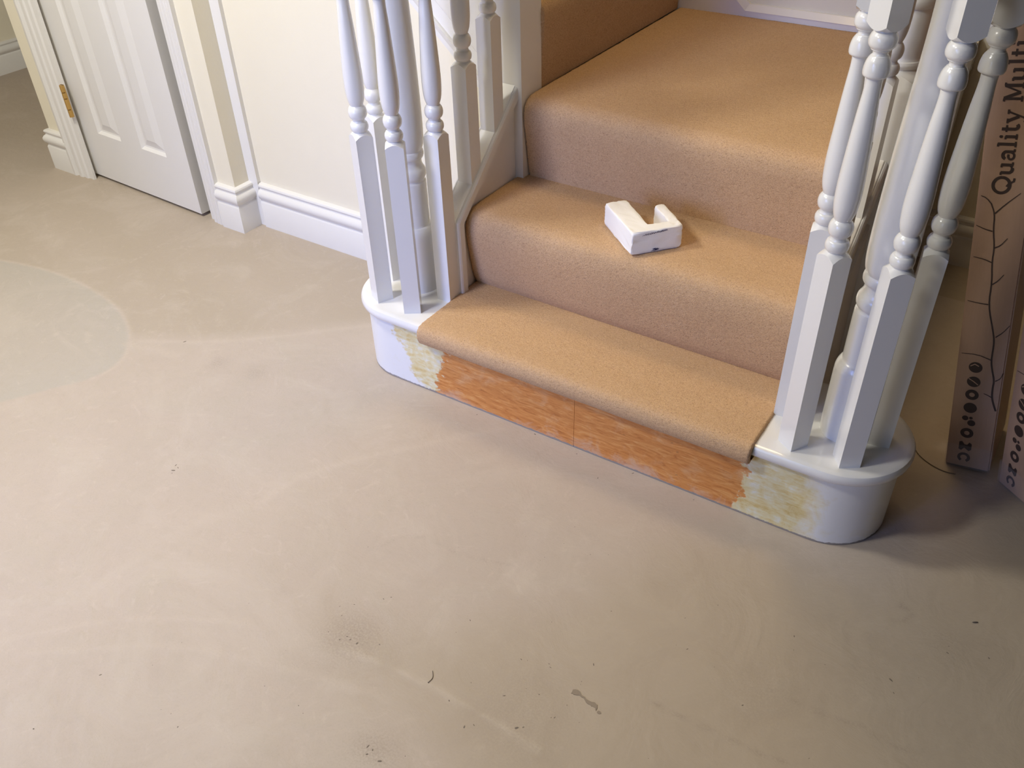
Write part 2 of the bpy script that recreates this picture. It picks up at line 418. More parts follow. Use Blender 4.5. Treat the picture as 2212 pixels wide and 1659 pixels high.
b0 = len(fine); c00, c10, c11, c01 = 0, (nx - 1) * ny, nx * ny - 1, ny - 1
oq = np.array([(b0 + 0, b0 + 4, b0 + 7, b0 + 3), (b0 + 5, b0 + 1, b0 + 2, b0 + 6), (b0 + 4, b0 + 5, c10, c00), (c01, c11, b0 + 6, b0 + 7)])
allv = np.vstack([fine, ov]); allq = np.vstack([q, oq])
me = bpy.data.meshes.new('floor'); me.from_pydata(allv.tolist(), [], allq.tolist())
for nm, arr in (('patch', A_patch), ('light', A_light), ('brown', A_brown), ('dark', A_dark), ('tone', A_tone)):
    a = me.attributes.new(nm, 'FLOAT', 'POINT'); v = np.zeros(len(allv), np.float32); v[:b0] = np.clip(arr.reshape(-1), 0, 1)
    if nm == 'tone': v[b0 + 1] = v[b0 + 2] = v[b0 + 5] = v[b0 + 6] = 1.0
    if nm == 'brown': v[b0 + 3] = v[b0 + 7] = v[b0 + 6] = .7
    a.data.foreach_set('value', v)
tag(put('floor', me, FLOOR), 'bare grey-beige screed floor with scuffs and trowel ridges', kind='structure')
struct('trim_1', box((OX0, OY0, -.12), (OX1, OY1, -.004)), DARK, 'slab under the bare floor')

CH = 2.42
struct('wall_left', box((-2.237, YW, 0), (-1.247, YW + .10, CH + .3)), CREAM, 'cream wall under the upper flight beside the stairs')
bm = bmesh.new(); add_box(bm, (-3.235, YD, 0), (-3.06, YW + .1, CH)); add_box(bm, (-2.371, YD, 0), (-2.237, YW + .1, CH)); add_box(bm, (-3.06, YD, 2.05), (-2.371, YW + .1, CH))
struct('wall_door', bm, CREAM, 'cream wall with a cupboard door opening')
struct('wall_hall', box((-3.235, YW + .1, 0), (-3.12, 3.6, CH)), CREAM, 'cream wall of the passage beyond the cupboard door')
struct('wall_far', box((-4.60, -3.75, 0), (-4.464, 3.6, CH)), CREAM, 'cream wall at the far side of the passage')
struct('wall_end', box((-4.464, 3.5, 0), (-3.12, 3.6, CH)), CREAM)
struct('wall_back', box((-2.45, YB, 0), (1.0, YB + .12, 4.6)), CREAM, 'cream wall behind the stair landing')
0 and struct('wall_right', box((.86, -3.75, 0), (1.0, YB, CH)), CREAM)
bm = bmesh.new()
add_box(bm, (-4.464, -3.75, 0), (-2.4, -3.6, CH)); add_box(bm, (-2.4, -3.75, 2.15), (-1.4, -3.6, CH))
struct('wall_front', bm, CREAM)
struct('ceiling', box((-4.6, -3.75, CH), (-0.6, YW - .02, CH + .12)), CEIL)
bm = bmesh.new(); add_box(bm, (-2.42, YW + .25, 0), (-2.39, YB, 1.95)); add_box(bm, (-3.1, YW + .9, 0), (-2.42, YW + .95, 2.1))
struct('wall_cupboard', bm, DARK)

BB = [(0, 0), (.019, 0), (.019, .088), (.0165, .0925), (.0145, .096), (.016, .100), (.0215, .106), (.0245, .114), (.024, .122), (.019, .130), (.0135, .134), (.0125, .138), (.015, .1415), (.0165, .146), (.0145, .151), (.009, .154), (0, .155)]
struct('baseboard_left', sweep([(-2.193, YW), (-1.235, YW)], BB), WHITE2, 'white moulded skirting along the cream wall left of the stairs')
struct('baseboard_pier', sweep([(-2.32, YD), (-2.237, YD), (-2.237, YW)], BB), WHITE2, 'white moulded skirting wrapped round the pier beside the door')
struct('baseboard_door', sweep([(-3.235, YD + .35), (-3.235, YD), (-3.125, YD)], BB), WHITE2, 'short white skirting left of the door frame')
struct('baseboard_far', sweep([(-4.464, -3.6), (-4.464, 3.5)], [(d, z * .9) for d, z in BB]), WHITE2, 'white skirting along the far passage wall')
struct('baseboard_back', sweep([(-.30, YB), (.86, YB)], [(d, z * .985) for d, z in BB]), WHITE2, 'white skirting on the shaded wall behind the cartons')
struct('trim_2', sweep([(-2.237, YW), (-2.196, YW)], [(0, 0), (.013, 0), (.013, CH), (0, CH)]), WHITE2, 'white flat strip in the corner beside the pier', bev=.002)

# ------------------------------------------------------------------ cupboard door
hinge_at = Vector((-3.054, .365, 0))
door = empty('door_1', hinge_at); tag(door, 'white moulded panel door standing just ajar', kind='structure')
ang = math.radians(-2.4)
DT, DW = .036, .62
def door_leaf():
    # front face with two sunk moulded panels, all one grid; local x along the leaf, y into the wall
    bm = bmesh.new()
    zb, zt = .012, 2.01
    panels = [(.113, .250), (.365, .503)]
    zp0, zp1 = .190, .98
    zq0, zq1 = 1.10, 1.90
    xs = [0, .113, .250, .365, .503, DW]; zs = [zb, zp0, zp1, zq0, zq1, zt]
    V = {}
    for i, x in enumerate(xs):
        for k, z in enumerate(zs): V[i, k] = bm.verts.new((x, 0, z))
    for i in range(5):
        for k in range(5):
            if i in (1, 3) and k in (1, 3):
                x0, x1, z0, z1 = xs[i], xs[i + 1], zs[k], zs[k + 1]
                ring = [V[i, k], V[i + 1, k], V[i + 1, k + 1], V[i, k + 1]]
                for off, dep in ((.004, .004), (.010, .0095), (.016, .0105), (.021, .0095), (.046, .0015)):
                    nr = [bm.verts.new(c) for c in ((x0 + off, dep, z0 + off * .9), (x1 - off, dep, z0 + off * .9), (x1 - off, dep, z1 - off), (x0 + off, dep, z1 - off))]
                    for a in range(4): bm.faces.new((ring[a], ring[(a + 1) % 4], nr[(a + 1) % 4], nr[a]))
                    ring = nr
                bm.faces.new(ring)
            else:
                bm.faces.new((V[i, k], V[i + 1, k], V[i + 1, k + 1], V[i, k + 1]))
    # back and edges
    c = [bm.verts.new(p) for p in ((0, DT, zb), (DW, DT, zb), (DW, DT, zt), (0, DT, zt))]
    bm.faces.new((c[3], c[2], c[1], c[0]))
    for seq, a, b in (([V[i, 0] for i in range(6)], c[0], c[1]), ([V[i, 5] for i in range(6)], c[3], c[2]), ([V[0, k] for k in range(6)], c[0], c[3]), ([V[5, k] for k in range(6)], c[1], c[2])):
        bm.faces.new(seq + [b, a])
    bmesh.ops.rotate(bm, verts=bm.verts, cent=(0, 0, 0), matrix=Matrix.Rotation(ang, 3, 'Z'))
    return bm
leaf = obj('door_leaf', door_leaf(), WHITE2, door, local=True, ang=12)
def arch_profile(x0, x1, y, flip=False):
    w = x1 - x0
    pr = [(0, 0), (0, -.019), (.05, -.021), (.12, -.021), (.17, -.018), (.19, -.013), (.27, -.012), (.30, -.0165), (.38, -.0185), (.45, -.017), (.49, -.0125), (.56, -.0115), (.59, -.0145), (.70, -.0135), (.76, -.009), (.88, -.0085), (.92, -.011), (1, -.010), (1, 0)]
    pts = [((x0 + a * w) if not flip else (x1 - a * w), y + (d if w > .08 else -.012 + (d + .012) * .45 if d < 0 else 0)) for a, d in pr]
    return pts
for nm, x0, x1, fl in (('architrave', -3.137, -3.026, False), ('architrave', -2.371, -2.318, True)):
    pts = arch_profile(x0, x1, YD, fl)
    obj(nm, prism([(x, y, 0) for x, y in pts], (0, 0, 2.06)), WHITE2, door, ang=25)
bm = bmesh.new(); add_box(bm, (-3.135, YD - .017, 2.06), (-2.318, YD, 2.15)); obj('architrave', bm, WHITE2, door, bev=.003)
bm = bmesh.new(); add_box(bm, (-3.0595, YD + .055, 0), (-3.035, YW + .09, 2.05)); add_box(bm, (-2.398, YD + .001, 0), (-2.3715, YW + .09, 2.05)); obj('door_jamb', bm, WHITE2, door)
hg = obj('hinge', tube([(-3.019, .329, .247), (-3.019, .329, .273)], .0075, 10), BRASS, door)
for z0, z1 in ((.2755, .312), (.3145, .334), (.3365, .360)):
    obj('hinge_knuckle', tube([(-3.019, .329, z0), (-3.019, .329, z1)], .0080, 10), BRASS, hg)
obj('hinge_leaf', box((-3.030, .3305, .247), (-3.011, .3345, .360)), BRASS, hg)

# ================================================================== staircase
stairs = empty('staircase', (-.755, .6, 0))
tag(stairs, 'white painted quarter-turn staircase with a round-ended bottom step', 'staircase')
# bottom step: stadium outline slightly out of square
def stadium(cl, cr, r, nseg=28):
    """outline of a round-ended step, counter-clockwise from front left"""
    (xl, yl), (xr, yr) = cl, cr
    pts = []
    for k in range(nseg + 1):
        a = -PI / 2 + PI * k / nseg; pts.append((xr + r * math.cos(a), yr + r * math.sin(a)))
    for k in range(nseg + 1):
        a = PI / 2 + PI * k / nseg; pts.append((xl + r * math.cos(a), yl + r * math.sin(a)))
    return pts
CL, CR = (-1.296, .105), (-.210, .116)
JX = -.7585
def riser_half(left):
    bm = bmesh.new(); r = .1235 if not left else .1255
    zt = H - .027
    if left:
        cx, cy = CL; pts = [(JX - .0005, (CL[1] + CR[1]) / 2 - .1245 + .0)]
        arc_ = [(cx + r * math.cos(a), cy + r * math.sin(a)) for a in [-PI / 2 - PI * k / 30 for k in range(31)]]
        path = [(JX - .0004, .5 * (CL[1] + CR[1]) - .1245)] + [(JX + (cx - JX) * t, .5 * (CL[1] + CR[1]) - .1245 + (cy - r - (.5 * (CL[1] + CR[1]) - .1245)) * t) for t in (.25, .5, .75)] + arc_ + [(-1.17, cy + r)]
    else:
        cx, cy = CR
        arc_ = [(cx + r * math.cos(a), cy + r * math.sin(a)) for a in [-PI / 2 + PI * k / 30 for k in range(31)]]
        path = [(JX + .0004, .5 * (CL[1] + CR[1]) - .1245)] + [(JX + (cx - JX) * t, .5 * (CL[1] + CR[1]) - .1245 + (cy - r - (.5 * (CL[1] + CR[1]) - .1245)) * t) for t in (.25, .5, .75)] + arc_ + [(-.36, cy + r)]
    th = .010
    P = [Vector(p) for p in path]; rows = []
    for i, p_ in enumerate(P):
        d = (P[min(i + 1, len(P) - 1)] - P[max(i - 1, 0)]).normalized()
        nn = Vector((d.y, -d.x)) * (1 if not left else -1)
        o_, in_ = p_, p_ - nn * th
        rows.append([bm.verts.new((o_.x, o_.y, z)) for z in (.0005, .004, .02, .06, .1, .14, zt)] + [bm.verts.new((in_.x, in_.y, zt)), bm.verts.new((in_.x, in_.y, .0005))])
    for a, b in zip(rows, rows[1:]):
        for j in range(9): bm.faces.new((a[j], a[(j + 1) % 9], b[(j + 1) % 9], b[j]))
    bm.faces.new(rows[0]); bm.faces.new(rows[-1][::-1])
    return bm
r1 = obj('riser_panel', riser_half(True), RISER, stairs); r1['label'] = 'left half of the bottom riser, white paint giving way to bare orange wood'
r2 = obj('riser_panel', riser_half(False), RISER, stairs); r2['label'] = 'right half of the bottom riser, bare wood with patches of old cream paint'
bm = bmesh.new()
rows = []
for (r, z) in ((.122, H - .028), (.132, H - .0275), (.1375, H - .025), (.1405, H - .020), (.1412, H - .014), (.1405, H - .008), (.1375, H - .003), (.132, H - .0005), (.127, H)):
    rows.append([bm.verts.new((x, y, z)) for x, y in stadium(CL, CR, r)])
for a, b in zip(rows, rows[1:]):
    k = len(a)
    for j in range(k): bm.faces.new((a[j], a[(j + 1) % k], b[(j + 1) % k], b[j]))
bm.faces.new(rows[0][::-1]); bm.faces.new(rows[-1])
obj('bottom_tread', bm, WHITE, stairs, ang=30)
# the hidden carcass of the upper steps
bm = bmesh.new(); add_box(bm, (XL + .02, .206, 0), (XR - .02, .43, 2 * H - .004)); add_box(bm, (XL + .03, .432, 0), (XR + .012, YB - .03, 3 * H - .004))
add_box(bm, (-2.1, .52, 3 * H - .003), (-1.178, YB - .03, 4 * H - .006))
obj('step_carcass', bm, WHITE2, stairs)

def string_side(xc, right):
    # sloping string board, capping with a turned-down front end, spandrel panel under it
    y0, y1 = .128, .405
    th = .016
    zb = lambda y: cap_z(y) - .026
    name_x = (xc - th, xc + th)
    pts = [(y0 + .02, H + .001), (y0 + .02, zb(y0 + .02)), (y1, zb(y1)), (y1, 2 * H - .05 if not right else .0), (.30, 0.0 if right else .0), (.262, 0.0), (.262, H + .001)]
    obj('string_board', prism([(name_x[0], y, z) for y, z in pts], (2 * th, 0, 0)), WHITE, stairs, bev=.0015)
    # capping: cross-section swept along the slope, then straight down at its foot
    cx = [(-.029, -.024), (-.029, -.007), (-.027, -.003), (-.0235, -.001), (-.0215, -.0028), (-.0195, 0), (.0195, 0), (.0215, -.0028), (.0235, -.001), (.027, -.003), (.029, -.007), (.029, -.024)]
    sl = math.atan(.905); bm = bmesh.new(); rows = []
    # stations: foot, mitre, top; offset direction in the y-z plane
    foot = (Vector((y0, H + .001)), Vector((-1, 0)))
    mit_n = (Vector((-1, 0)) + Vector((-math.sin(sl), math.cos(sl)))); mit_n /= mit_n.dot(Vector((-1, 0)))
    top_n = Vector((-math.sin(sl), math.cos(sl)))
    vtop = Vector((0, 1 / math.cos(sl)))
    for pt, nn in (foot, (Vector((y0, cap_z(y0))), mit_n), (Vector((y1, cap_z(y1))), vtop)):
        rows.append([bm.verts.new((xc + u, pt.x + nn.x * w, pt.y + nn.y * w)) for u, w in cx])
    k = len(cx)
    for a, b in zip(rows, rows[1:]):
        for j in range(k): bm.faces.new((a[j], a[(j + 1) % k], b[(j + 1) % k], b[j]))
    bm.faces.new(rows[0]); bm.faces.new(rows[-1][::-1])
    obj('capping', bm, WHITE, stairs, ang=25)
string_side(XL, False); string_side(XR, True)
# side panel closing the flight and landing on the open right side
bm = bmesh.new()
add_prism(bm, [(XR + .0135, y, z) for y, z in ((.27, 0), (.27, cap_z(.27) - .14), (.405, cap_z(.405) - .14), (.405, 3 * H + .01), (YB - .02, 3 * H + .01), (YB - .02, 0))], (.010, 0, 0))
obj('side_panel', bm, WHITE2, stairs)
bm = box((XR - .02, .485, 3 * H - .03), (XR + .02, YB - .024, 3 * H + .045)); obj('landing_string', bm, WHITE, stairs, bev=.004)
# wall string on the landing's back wall: level, then rising with the upper flight
ys = YB - .022
zl = 3 * H + .012
pts = [(-.30, zl - .06), (-.30, zl + .012), (-.942, zl + .012), (-1.55, zl + .012 + .608 * .905), (-1.55, zl + .2), (-1.20, zl - .06)]
obj('wall_string', prism([(x, ys, z) for x, z in pts], (0, .020, 0)), WHITE, stairs, bev=.001)
mt = []
bm = bmesh.new()
for a, b in (((-.30, zl + .012), (-.942, zl + .012)), ((-.942, zl + .012), (-1.55, zl + .012 + .608 * .905))):
    a = Vector(a); b = Vector(b); d = (b - a).normalized(); nn = Vector((d.y, -d.x));
    nn = nn if nn.y > 0 else -nn
    w = .016
    add_prism(bm, [(a.x, ys - .006, a.y), (b.x, ys - .006, b.y), (b.x + nn.x * w, ys + .012, b.y + nn.y * w), (a.x + nn.x * w, ys + .012, a.y + nn.y * w)], (0, .010, 0))
obj('string_moulding', bm, WHITE, stairs)
# outer string of the upper flight above the cream wall
lz = lambda x, o: .586 + (-1.245 - x) * .905 + o
def slant(o0, o1, yf, yb):
    return [[(-1.247, y, lz(-1.247, o)) for o, y in ((o0, yb), (o0, yf), (o1, yf), (o1, yb))], [(-2.234, y, lz(-2.234, o)) for o, y in ((o0, yb), (o0, yf), (o1, yf), (o1, yb))]]
def slant_obj(name, secs, bev=0):
    bm = bmesh.new()
    a = [bm.verts.new(p) for p in secs[0]]; b = [bm.verts.new(p) for p in secs[1]]; k = len(a)
    for j in range(k): bm.faces.new((a[j], a[(j + 1) % k], b[(j + 1) % k], b[j]))
    bm.faces.new(a); bm.faces.new(b[::-1])
    return obj(name, bm, WHITE, stairs, bev=bev, ang=20)
slant_obj('upper_string', slant(.004, .33, YW - .016, YW - .001))
prof = [(0, YW - .0005), (0, YW - .008), (.006, YW - .014), (.016, YW - .014), (.030, YW - .021), (.044, YW - .026), (.047, YW - .022), (.047, YW - .015)]
slant_obj('string_moulding', [[(-1.247, y, lz(-1.247, o)) for o, y in prof], [(-2.234, y, lz(-2.234, o)) for o, y in prof]])
prof = [(.094, YW - .0155), (.094, YW - .020), (.099, YW - .0225), (.31, YW - .0225), (.31, YW - .0155)]
slant_obj('upper_string_board', [[(-1.247, y, lz(-1.247, o)) for o, y in prof], [(-2.234, y, lz(-2.234, o)) for o, y in prof]])

# ------------------------------------------------------------------ balustrades
def turned(rings, square_half, zb_fn, z_shoulder, z_top0, z_top1, prof, seg=32, k=1.0):
    """square block, turned middle, square top block; one welded mesh. rings share seg vertices; corners fall on vertices"""
    bm = bmesh.new(); th = [2 * PI * (i + .5) / seg + PI / 4 - PI / seg for i in range(seg)]
    rs = [square_half / max(abs(math.cos(t)), abs(math.sin(t))) for t in th]
    rc = square_half * math.sqrt(2)
    rows = []
    def ring(rf, zf): rows.append([bm.verts.new((rf(i) * math.cos(th[i]), rf(i) * math.sin(th[i]), zf(i))) for i in range(seg)])
    r0 = prof[0][0]; r1 = prof[-1][0]
    if z_shoulder is not None:
        ring(lambda i: rs[i], lambda i: zb_fn(rs[i] * math.cos(th[i]), rs[i] * math.sin(th[i])))
        ring(lambda i: rs[i], lambda i: z_shoulder + (rc - rs[i]) * k)
    for r, z in prof: ring(lambda i: r, lambda i: z)
    if z_top0 is not None:
        ring(lambda i: rs[i], lambda i: z_top0 - (rc - rs[i]) * k)
        ring(lambda i: rs[i], lambda i: z_top1)
    for a, b in zip(rows, rows[1:]):
        for j in range(seg): bm.faces.new((a[j], a[(j + 1) % seg], b[(j + 1) % seg], b[j]))
    bm.faces.new(rows[0][::-1]); bm.faces.new(rows[-1])
    return bm
def spline(pts, it=2):
    """dense lathe profile from control points; a None splits it at a sharp step"""
    out, run = [], []
    for p_ in list(pts) + [None]:
        if p_ is None:
            if run: out += smooth_line(run, it)
            run = []
        else: run.append(p_)
    return out
SP = [(.0158, .6405), (.0158, .6415), None, (.0158, .6420), (.0188, .6445), (.0202, .650), (.0200, .656), (.0178, .6605), None, (.0170, .6612), (.0165, .6618), None,
      (.0148, .6625), (.0134, .6655), (.0136, .6685), None, (.0150, .670), (.0185, .6735), (.0204, .680), (.0206, .687), (.0186, .694), (.0150, .6985), None,
      (.0142, .6995), (.0150, .702), (.0172, .708), (.0194, .718), (.0208, .735), (.0212, .752), (.0207, .775), (.0192, .805), (.0172, .845), (.0148, .885), (.0128, .91), (.0122, .925), (.0128, .933), None,
      (.0130, .9345), (.0180, .9355), (.0198, .939), (.0198, .948), (.0178, .958), (.0148, .9635), None, (.0140, .9645), (.0132, .966), None, (.0115, .967), (.0108, .9695), (.0114, .972), None,
      (.0130, .9735), (.0150, .9745), (.0152, .976), None, (.0165, .977), (.0200, .981), (.0208, .988), (.0196, .995), (.0160, 1.000), None, (.0145, 1.0005), (.0143, 1.0018)]
SP = spline(SP, 2)
HB = .0203
def baluster_mesh(dz=0.0, sloped=False, yc=0, ztop=1.118):
    prof = [(r, z + dz) for r, z in SP]
    if sloped: zf = lambda x, y: cap_z(yc + y) - .0015
    else: zf = lambda x, y: H - .0005
    bm = turned(None, HB, zf, .628 + dz, 1.012 + dz, ztop, prof, seg=32)
    bmesh.ops.recalc_face_normals(bm, faces=bm.faces)
    me = bpy.data.meshes.new('baluster'); bm.to_mesh(me); bm.free()
    for f in me.polygons: f.use_smooth = True
    me.set_sharp_from_angle(angle=math.radians(38))
    me.materials.append(WHITE)
    return me
B0 = baluster_mesh()
NP = [(.0478, H - .0005), (.0484, H + .01), (.0484, .350), (.0478, .362), None, (.0470, .366), (.0455, .372), (.0415, .380), (.0385, .3825), None, (.0382, .383), (.0382, .490), (.0372, .495), None,
      (.0352, .4965), (.0344, .499), (.0352, .502), None, (.0366, .503), (.0392, .508), (.0398, .516), (.0385, .524), (.0345, .530), (.0315, .537), (.0310, .545), (.0325, .551), None,
      (.0352, .5525), (.0372, .556), (.0380, .562), (.0368, .569), (.0350, .572), None, (.0352, .573), (.0385, .582), (.0408, .600), (.0415, .640), (.0408, .70), (.0392, .78), (.0362, .87), (.0330, .95), (.0318, 1.02), (.0325, 1.06), (.036, 1.09), (.040, 1.125)]
NP = spline(NP, 2)
def newel_turned():
    bm = bmesh.new(); seg = 40; rows = []
    for r, z in NP: rows.append([bm.verts.new((r * math.cos(2 * PI * i / seg), r * math.sin(2 * PI * i / seg), z)) for i in range(seg)])
    for a, b in zip(rows, rows[1:]):
        for j in range(seg): bm.faces.new((a[j], a[(j + 1) % seg], b[(j + 1) % seg], b[j]))
    bm.faces.new(rows[0][::-1]); bm.faces.new(rows[-1])
    return bm
# landing newel: square foot, turned above
def landing_newel(z0, zsq, ztop):
    LP = spline([(.040, zsq + .022), (.0405, zsq + .024), None, (.043, zsq + .026), (.0455, zsq + .031), (.043, zsq + .037), None, (.040, zsq + .038), (.038, zsq + .043), (.041, zsq + .06), (.0425, zsq + .085), (.0405, zsq + .11), (.0365, zsq + .125), (.0362, zsq + .13), None,
                 (.040, zsq + .131), (.044, zsq + .137), (.0445, zsq + .146), (.040, zsq + .155), None, (.037, zsq + .157), (.036, zsq + .165), (.0385, zsq + .20), (.0395, zsq + .26), (.037, zsq + .36), (.034, zsq + .42), (.036, zsq + .45), (.0385, zsq + .46)], 2)
    return turned(None, .0455, lambda x, y: z0, zsq, zsq + .49, ztop, LP, seg=40, k=.9)

def rail_prism(p0, p1, w, h):
    """handrail with a rounded top between two points"""
    a, b = Vector(p0), Vector(p1)
    sec = [(-w / 2 + .008, 0), (-w / 2, .012), (-w / 2, h * .55), (-w / 2 * .75, h * .85), (-w / 2 * .3, h), (w / 2 * .3, h), (w / 2 * .75, h * .85), (w / 2, h * .55), (w / 2, .012), (w / 2 - .008, 0)]
    bm = bmesh.new()
    A_ = [bm.verts.new((a.x + u, a.y, a.z + v)) for u, v in sec]; B_ = [bm.verts.new((b.x + u, b.y, b.z + v)) for u, v in sec]
    k = len(sec)
    for j in range(k): bm.faces.new((A_[j], A_[(j + 1) % k], B_[(j + 1) % k], B_[j]))
    bm.faces.new(A_); bm.faces.new(B_[::-1]); return bm

def balustrade(name, label, root, newel, posts, string_ys, string_labels, xs, landing, zsq, volute_r):
    e = empty(name, root); tag(e, label, 'balustrade')
    o = origin_of(e)
    nw = obj('newel_post', newel_turned(), WHITE, e, local=True, ang=50); nw.location = (newel[0] - o.x, newel[1] - o.y, 0)
    for (x, y, a, lab) in posts:
        b = put('baluster', B0, None, e, (x - o.x, y - o.y, 0), math.radians(a)); 
    for y, dz, zt in string_ys:
        b = put('baluster', baluster_mesh(dz, True, y, zt), None, e, (xs - o.x, y - o.y, 0))
    ln = obj('newel_post', landing_newel(landing[2], zsq, landing[3]), WHITE, e, local=True, ang=38); ln.location = (landing[0] - o.x, landing[1] - o.y, 0)
    # volute over the cluster, rail up to the landing post
    bm = bmesh.new(); rows = []
    for r, z in ((volute_r - .01, 1.114), (volute_r, 1.122), (volute_r, 1.140), (volute_r - .012, 1.154), (volute_r - .03, 1.160)):
        rows.append([bm.verts.new((newel[0] + r * math.cos(2 * PI * i / 40), newel[1] + r * math.sin(2 * PI * i / 40), z)) for i in range(40)])
    for a, b in zip(rows, rows[1:]):
        for j in range(40): bm.faces.new((a[j], a[(j + 1) % 40], b[(j + 1) % 40], b[j]))
    bm.faces.new(rows[0][::-1]); bm.faces.new(rows[-1])
    vol = obj('handrail_scroll', bm, WHITE, e, ang=30)
    obj('handrail', rail_prism((xs, .10, 1.114 - .02), (xs, landing[1] - .04, 1.114 + (landing[1] - .14) * .87), .062, .05), WHITE, e, ang=30)
    return e

balustrade('balustrade', 'white turned balusters and newel on the left end of the bottom step', (-1.293, .122, 0),
           (-1.293, .122), [(-1.337, .0215, -26, ''), (-1.237, .019, 34, ''), (-1.194, .1085, 0, ''), (-1.377, .121, -17, '')],
           [(.224, .1195, 1.205), (.326, .196, 1.290)], None, XL, (-1.1995, .4445, .30, 1.72), 1.05, .135)
balustrade('balustrade', 'white turned balusters and newel on the right end, beside the cartons', (-.208, .119, 0),
           (-.208, .119), [(-.2825, .026, -32.5, ''), (-.177, .029, 33.5, ''), (-.1405, .1236, 11.6, ''), (-.329, .1136, 9, '')],
           [(.224, .1195, 1.205), (.326, .200, 1.290)], None, XR, (XR - .003, .4445, .0, 1.555), .803, .135)

# ================================================================== stair carpet
carpet = empty('stair_carpet', (-.755, .3, H)); tag(carpet, 'beige twist-pile carpet fitted over the steps and landing of the staircase', 'carpet')
def chaikin(P, it=3):
    P = [np.array(p, float) for p in P]
    for _ in range(it):
        Q = [P[0]]
        for a, b in zip(P, P[1:]): Q += [a * .75 + b * .25, a * .25 + b * .75]
        Q.append(P[-1]); P = Q
    return np.array(P)
def carpet_strip(name, prof, u0, u1, ds, axis='x', amp=.00022, under=.009, warp=None, edge_round=.006):
    """pile surface: profile (s, z) extruded along u; individual tuft height noise, rolled edges"""
    P = chaikin(prof, 3)
    seg = np.hypot(*(P[1:] - P[:-1]).T); L = np.concatenate([[0], np.cumsum(seg)])
    ns = int(L[-1] / ds) + 1; t = np.linspace(0, L[-1], ns)
    s = np.interp(t, L, P[:, 0]); z = np.interp(t, L, P[:, 1])
    ds_, dz_ = np.gradient(s), np.gradient(z); ln = np.hypot(ds_, dz_) + 1e-12
    n_s, n_z = -dz_ / ln, ds_ / ln
    nu = int((u1 - u0) / ds) + 1; u = np.linspace(u0, u1, nu)
    Sg, U = np.meshgrid(s, u, indexing='ij'); Zg, _ = np.meshgrid(z, u, indexing='ij')
    Ns, _ = np.meshgrid(n_s, u, indexing='ij'); Nz, _ = np.meshgrid(n_z, u, indexing='ij')
    h = rng.normal(0, 1, Sg.shape); h = h * amp
    h += .0004 * np.sin(U * 31 + 2 * np.sin(Sg * 23)) * np.sin(Zg * 27 + Sg * 19)
    eu = np.minimum(U - u0, u1 - U); h -= np.where(eu < edge_round, (edge_round - np.sqrt(np.clip(edge_round ** 2 - (edge_round - eu) ** 2, 0, None))), 0)
    tt = np.minimum(t, L[-1] - t)[:, None]
    jit = rng.normal(0, .0006, Sg.shape)
    A = Sg + Ns * h; B = U + jit; C = Zg + Nz * h
    if warp is not None: A = A + warp(B, A)
    # skirts on the two long edges and an underside
    def pack(a, b, c): return np.stack([b, a, c], -1) if axis == 'x' else np.stack([a, b, c], -1)
    top = pack(A, B, C)
    Alo = Sg - Ns * under; Clo = Zg - Nz * under
    if warp is not None: Alo = Alo + warp(U, Alo)
    lowL = pack(Alo[:, :1], U[:, :1], Clo[:, :1]); lowR = pack(Alo[:, -1:], U[:, -1:], Clo[:, -1:])
    V = np.concatenate([lowL, top, lowR], 1); m = V.shape[1]
    V = V.reshape(-1, 3)
    i, j = np.meshgrid(np.arange(ns - 1), np.arange(m - 1), indexing='ij')
    F = np.stack([i * m + j, i * m + j + 1, (i + 1) * m + j + 1, (i + 1) * m + j], -1).reshape(-1, 4)
    V = V - np.array(origin_of(carpet))
    me = bpy.data.meshes.new(name)
    me.vertices.add(len(V)); me.vertices.foreach_set('co', V.astype(np.float32).ravel())
    me.loops.add(F.size); me.loops.foreach_set('vertex_index', F.astype(np.int32).ravel())
    me.polygons.add(len(F)); me.polygons.foreach_set('loop_start', np.arange(0, F.size, 4, dtype=np.int32))
    me.update(calc_edges=True); me.validate()
    me.polygons.foreach_set('use_smooth', np.ones(len(F), bool))
    return put(name, me, CARPET, carpet)
XC0, XC1 = -1.1755, -.3435
nose_warp = lambda u, a: np.clip((.10 - a) / .1, 0, 1) * .0105 * (u + .753)
carpet_strip('bottom_step_carpet', [(-.010, .1605), (-.026, .1595), (-.040, .163), (-.0475, .178), (-.0485, .192), (-.044, .206), (-.033, .2135), (-.012, .215), (.06, .2135), (.205, .2125)], XC0, XC1, .0024, warp=nose_warp)
carpet_strip('second_step_carpet', [(.200, .2115), (.190, .232), (.182, .27), (.173, .32), (.168, .358), (.169, .388), (.178, .410), (.198, .4195), (.225, .421), (.30, .420), (.426, .4185)], XC0, XC1 - .002, .0024)
carpet_strip('landing_carpet', [(.423, .4155), (.418, .45), (.411, .50), (.403, .548), (.398, .580), (.402, .604), (.418, .620), (.445, .6265), (.60, .6255), (1.293, .6235)], -1.1525, -.347, .0030)
carpet_strip('upper_riser_carpet', [(-1.157, .6215), (-1.154, .67), (-1.150, .74), (-1.146, .79), (-1.148, .812), (-1.162, .828), (-1.19, .832), (-1.42, .831)][::-1], .489, 1.289, .0035, axis='y')

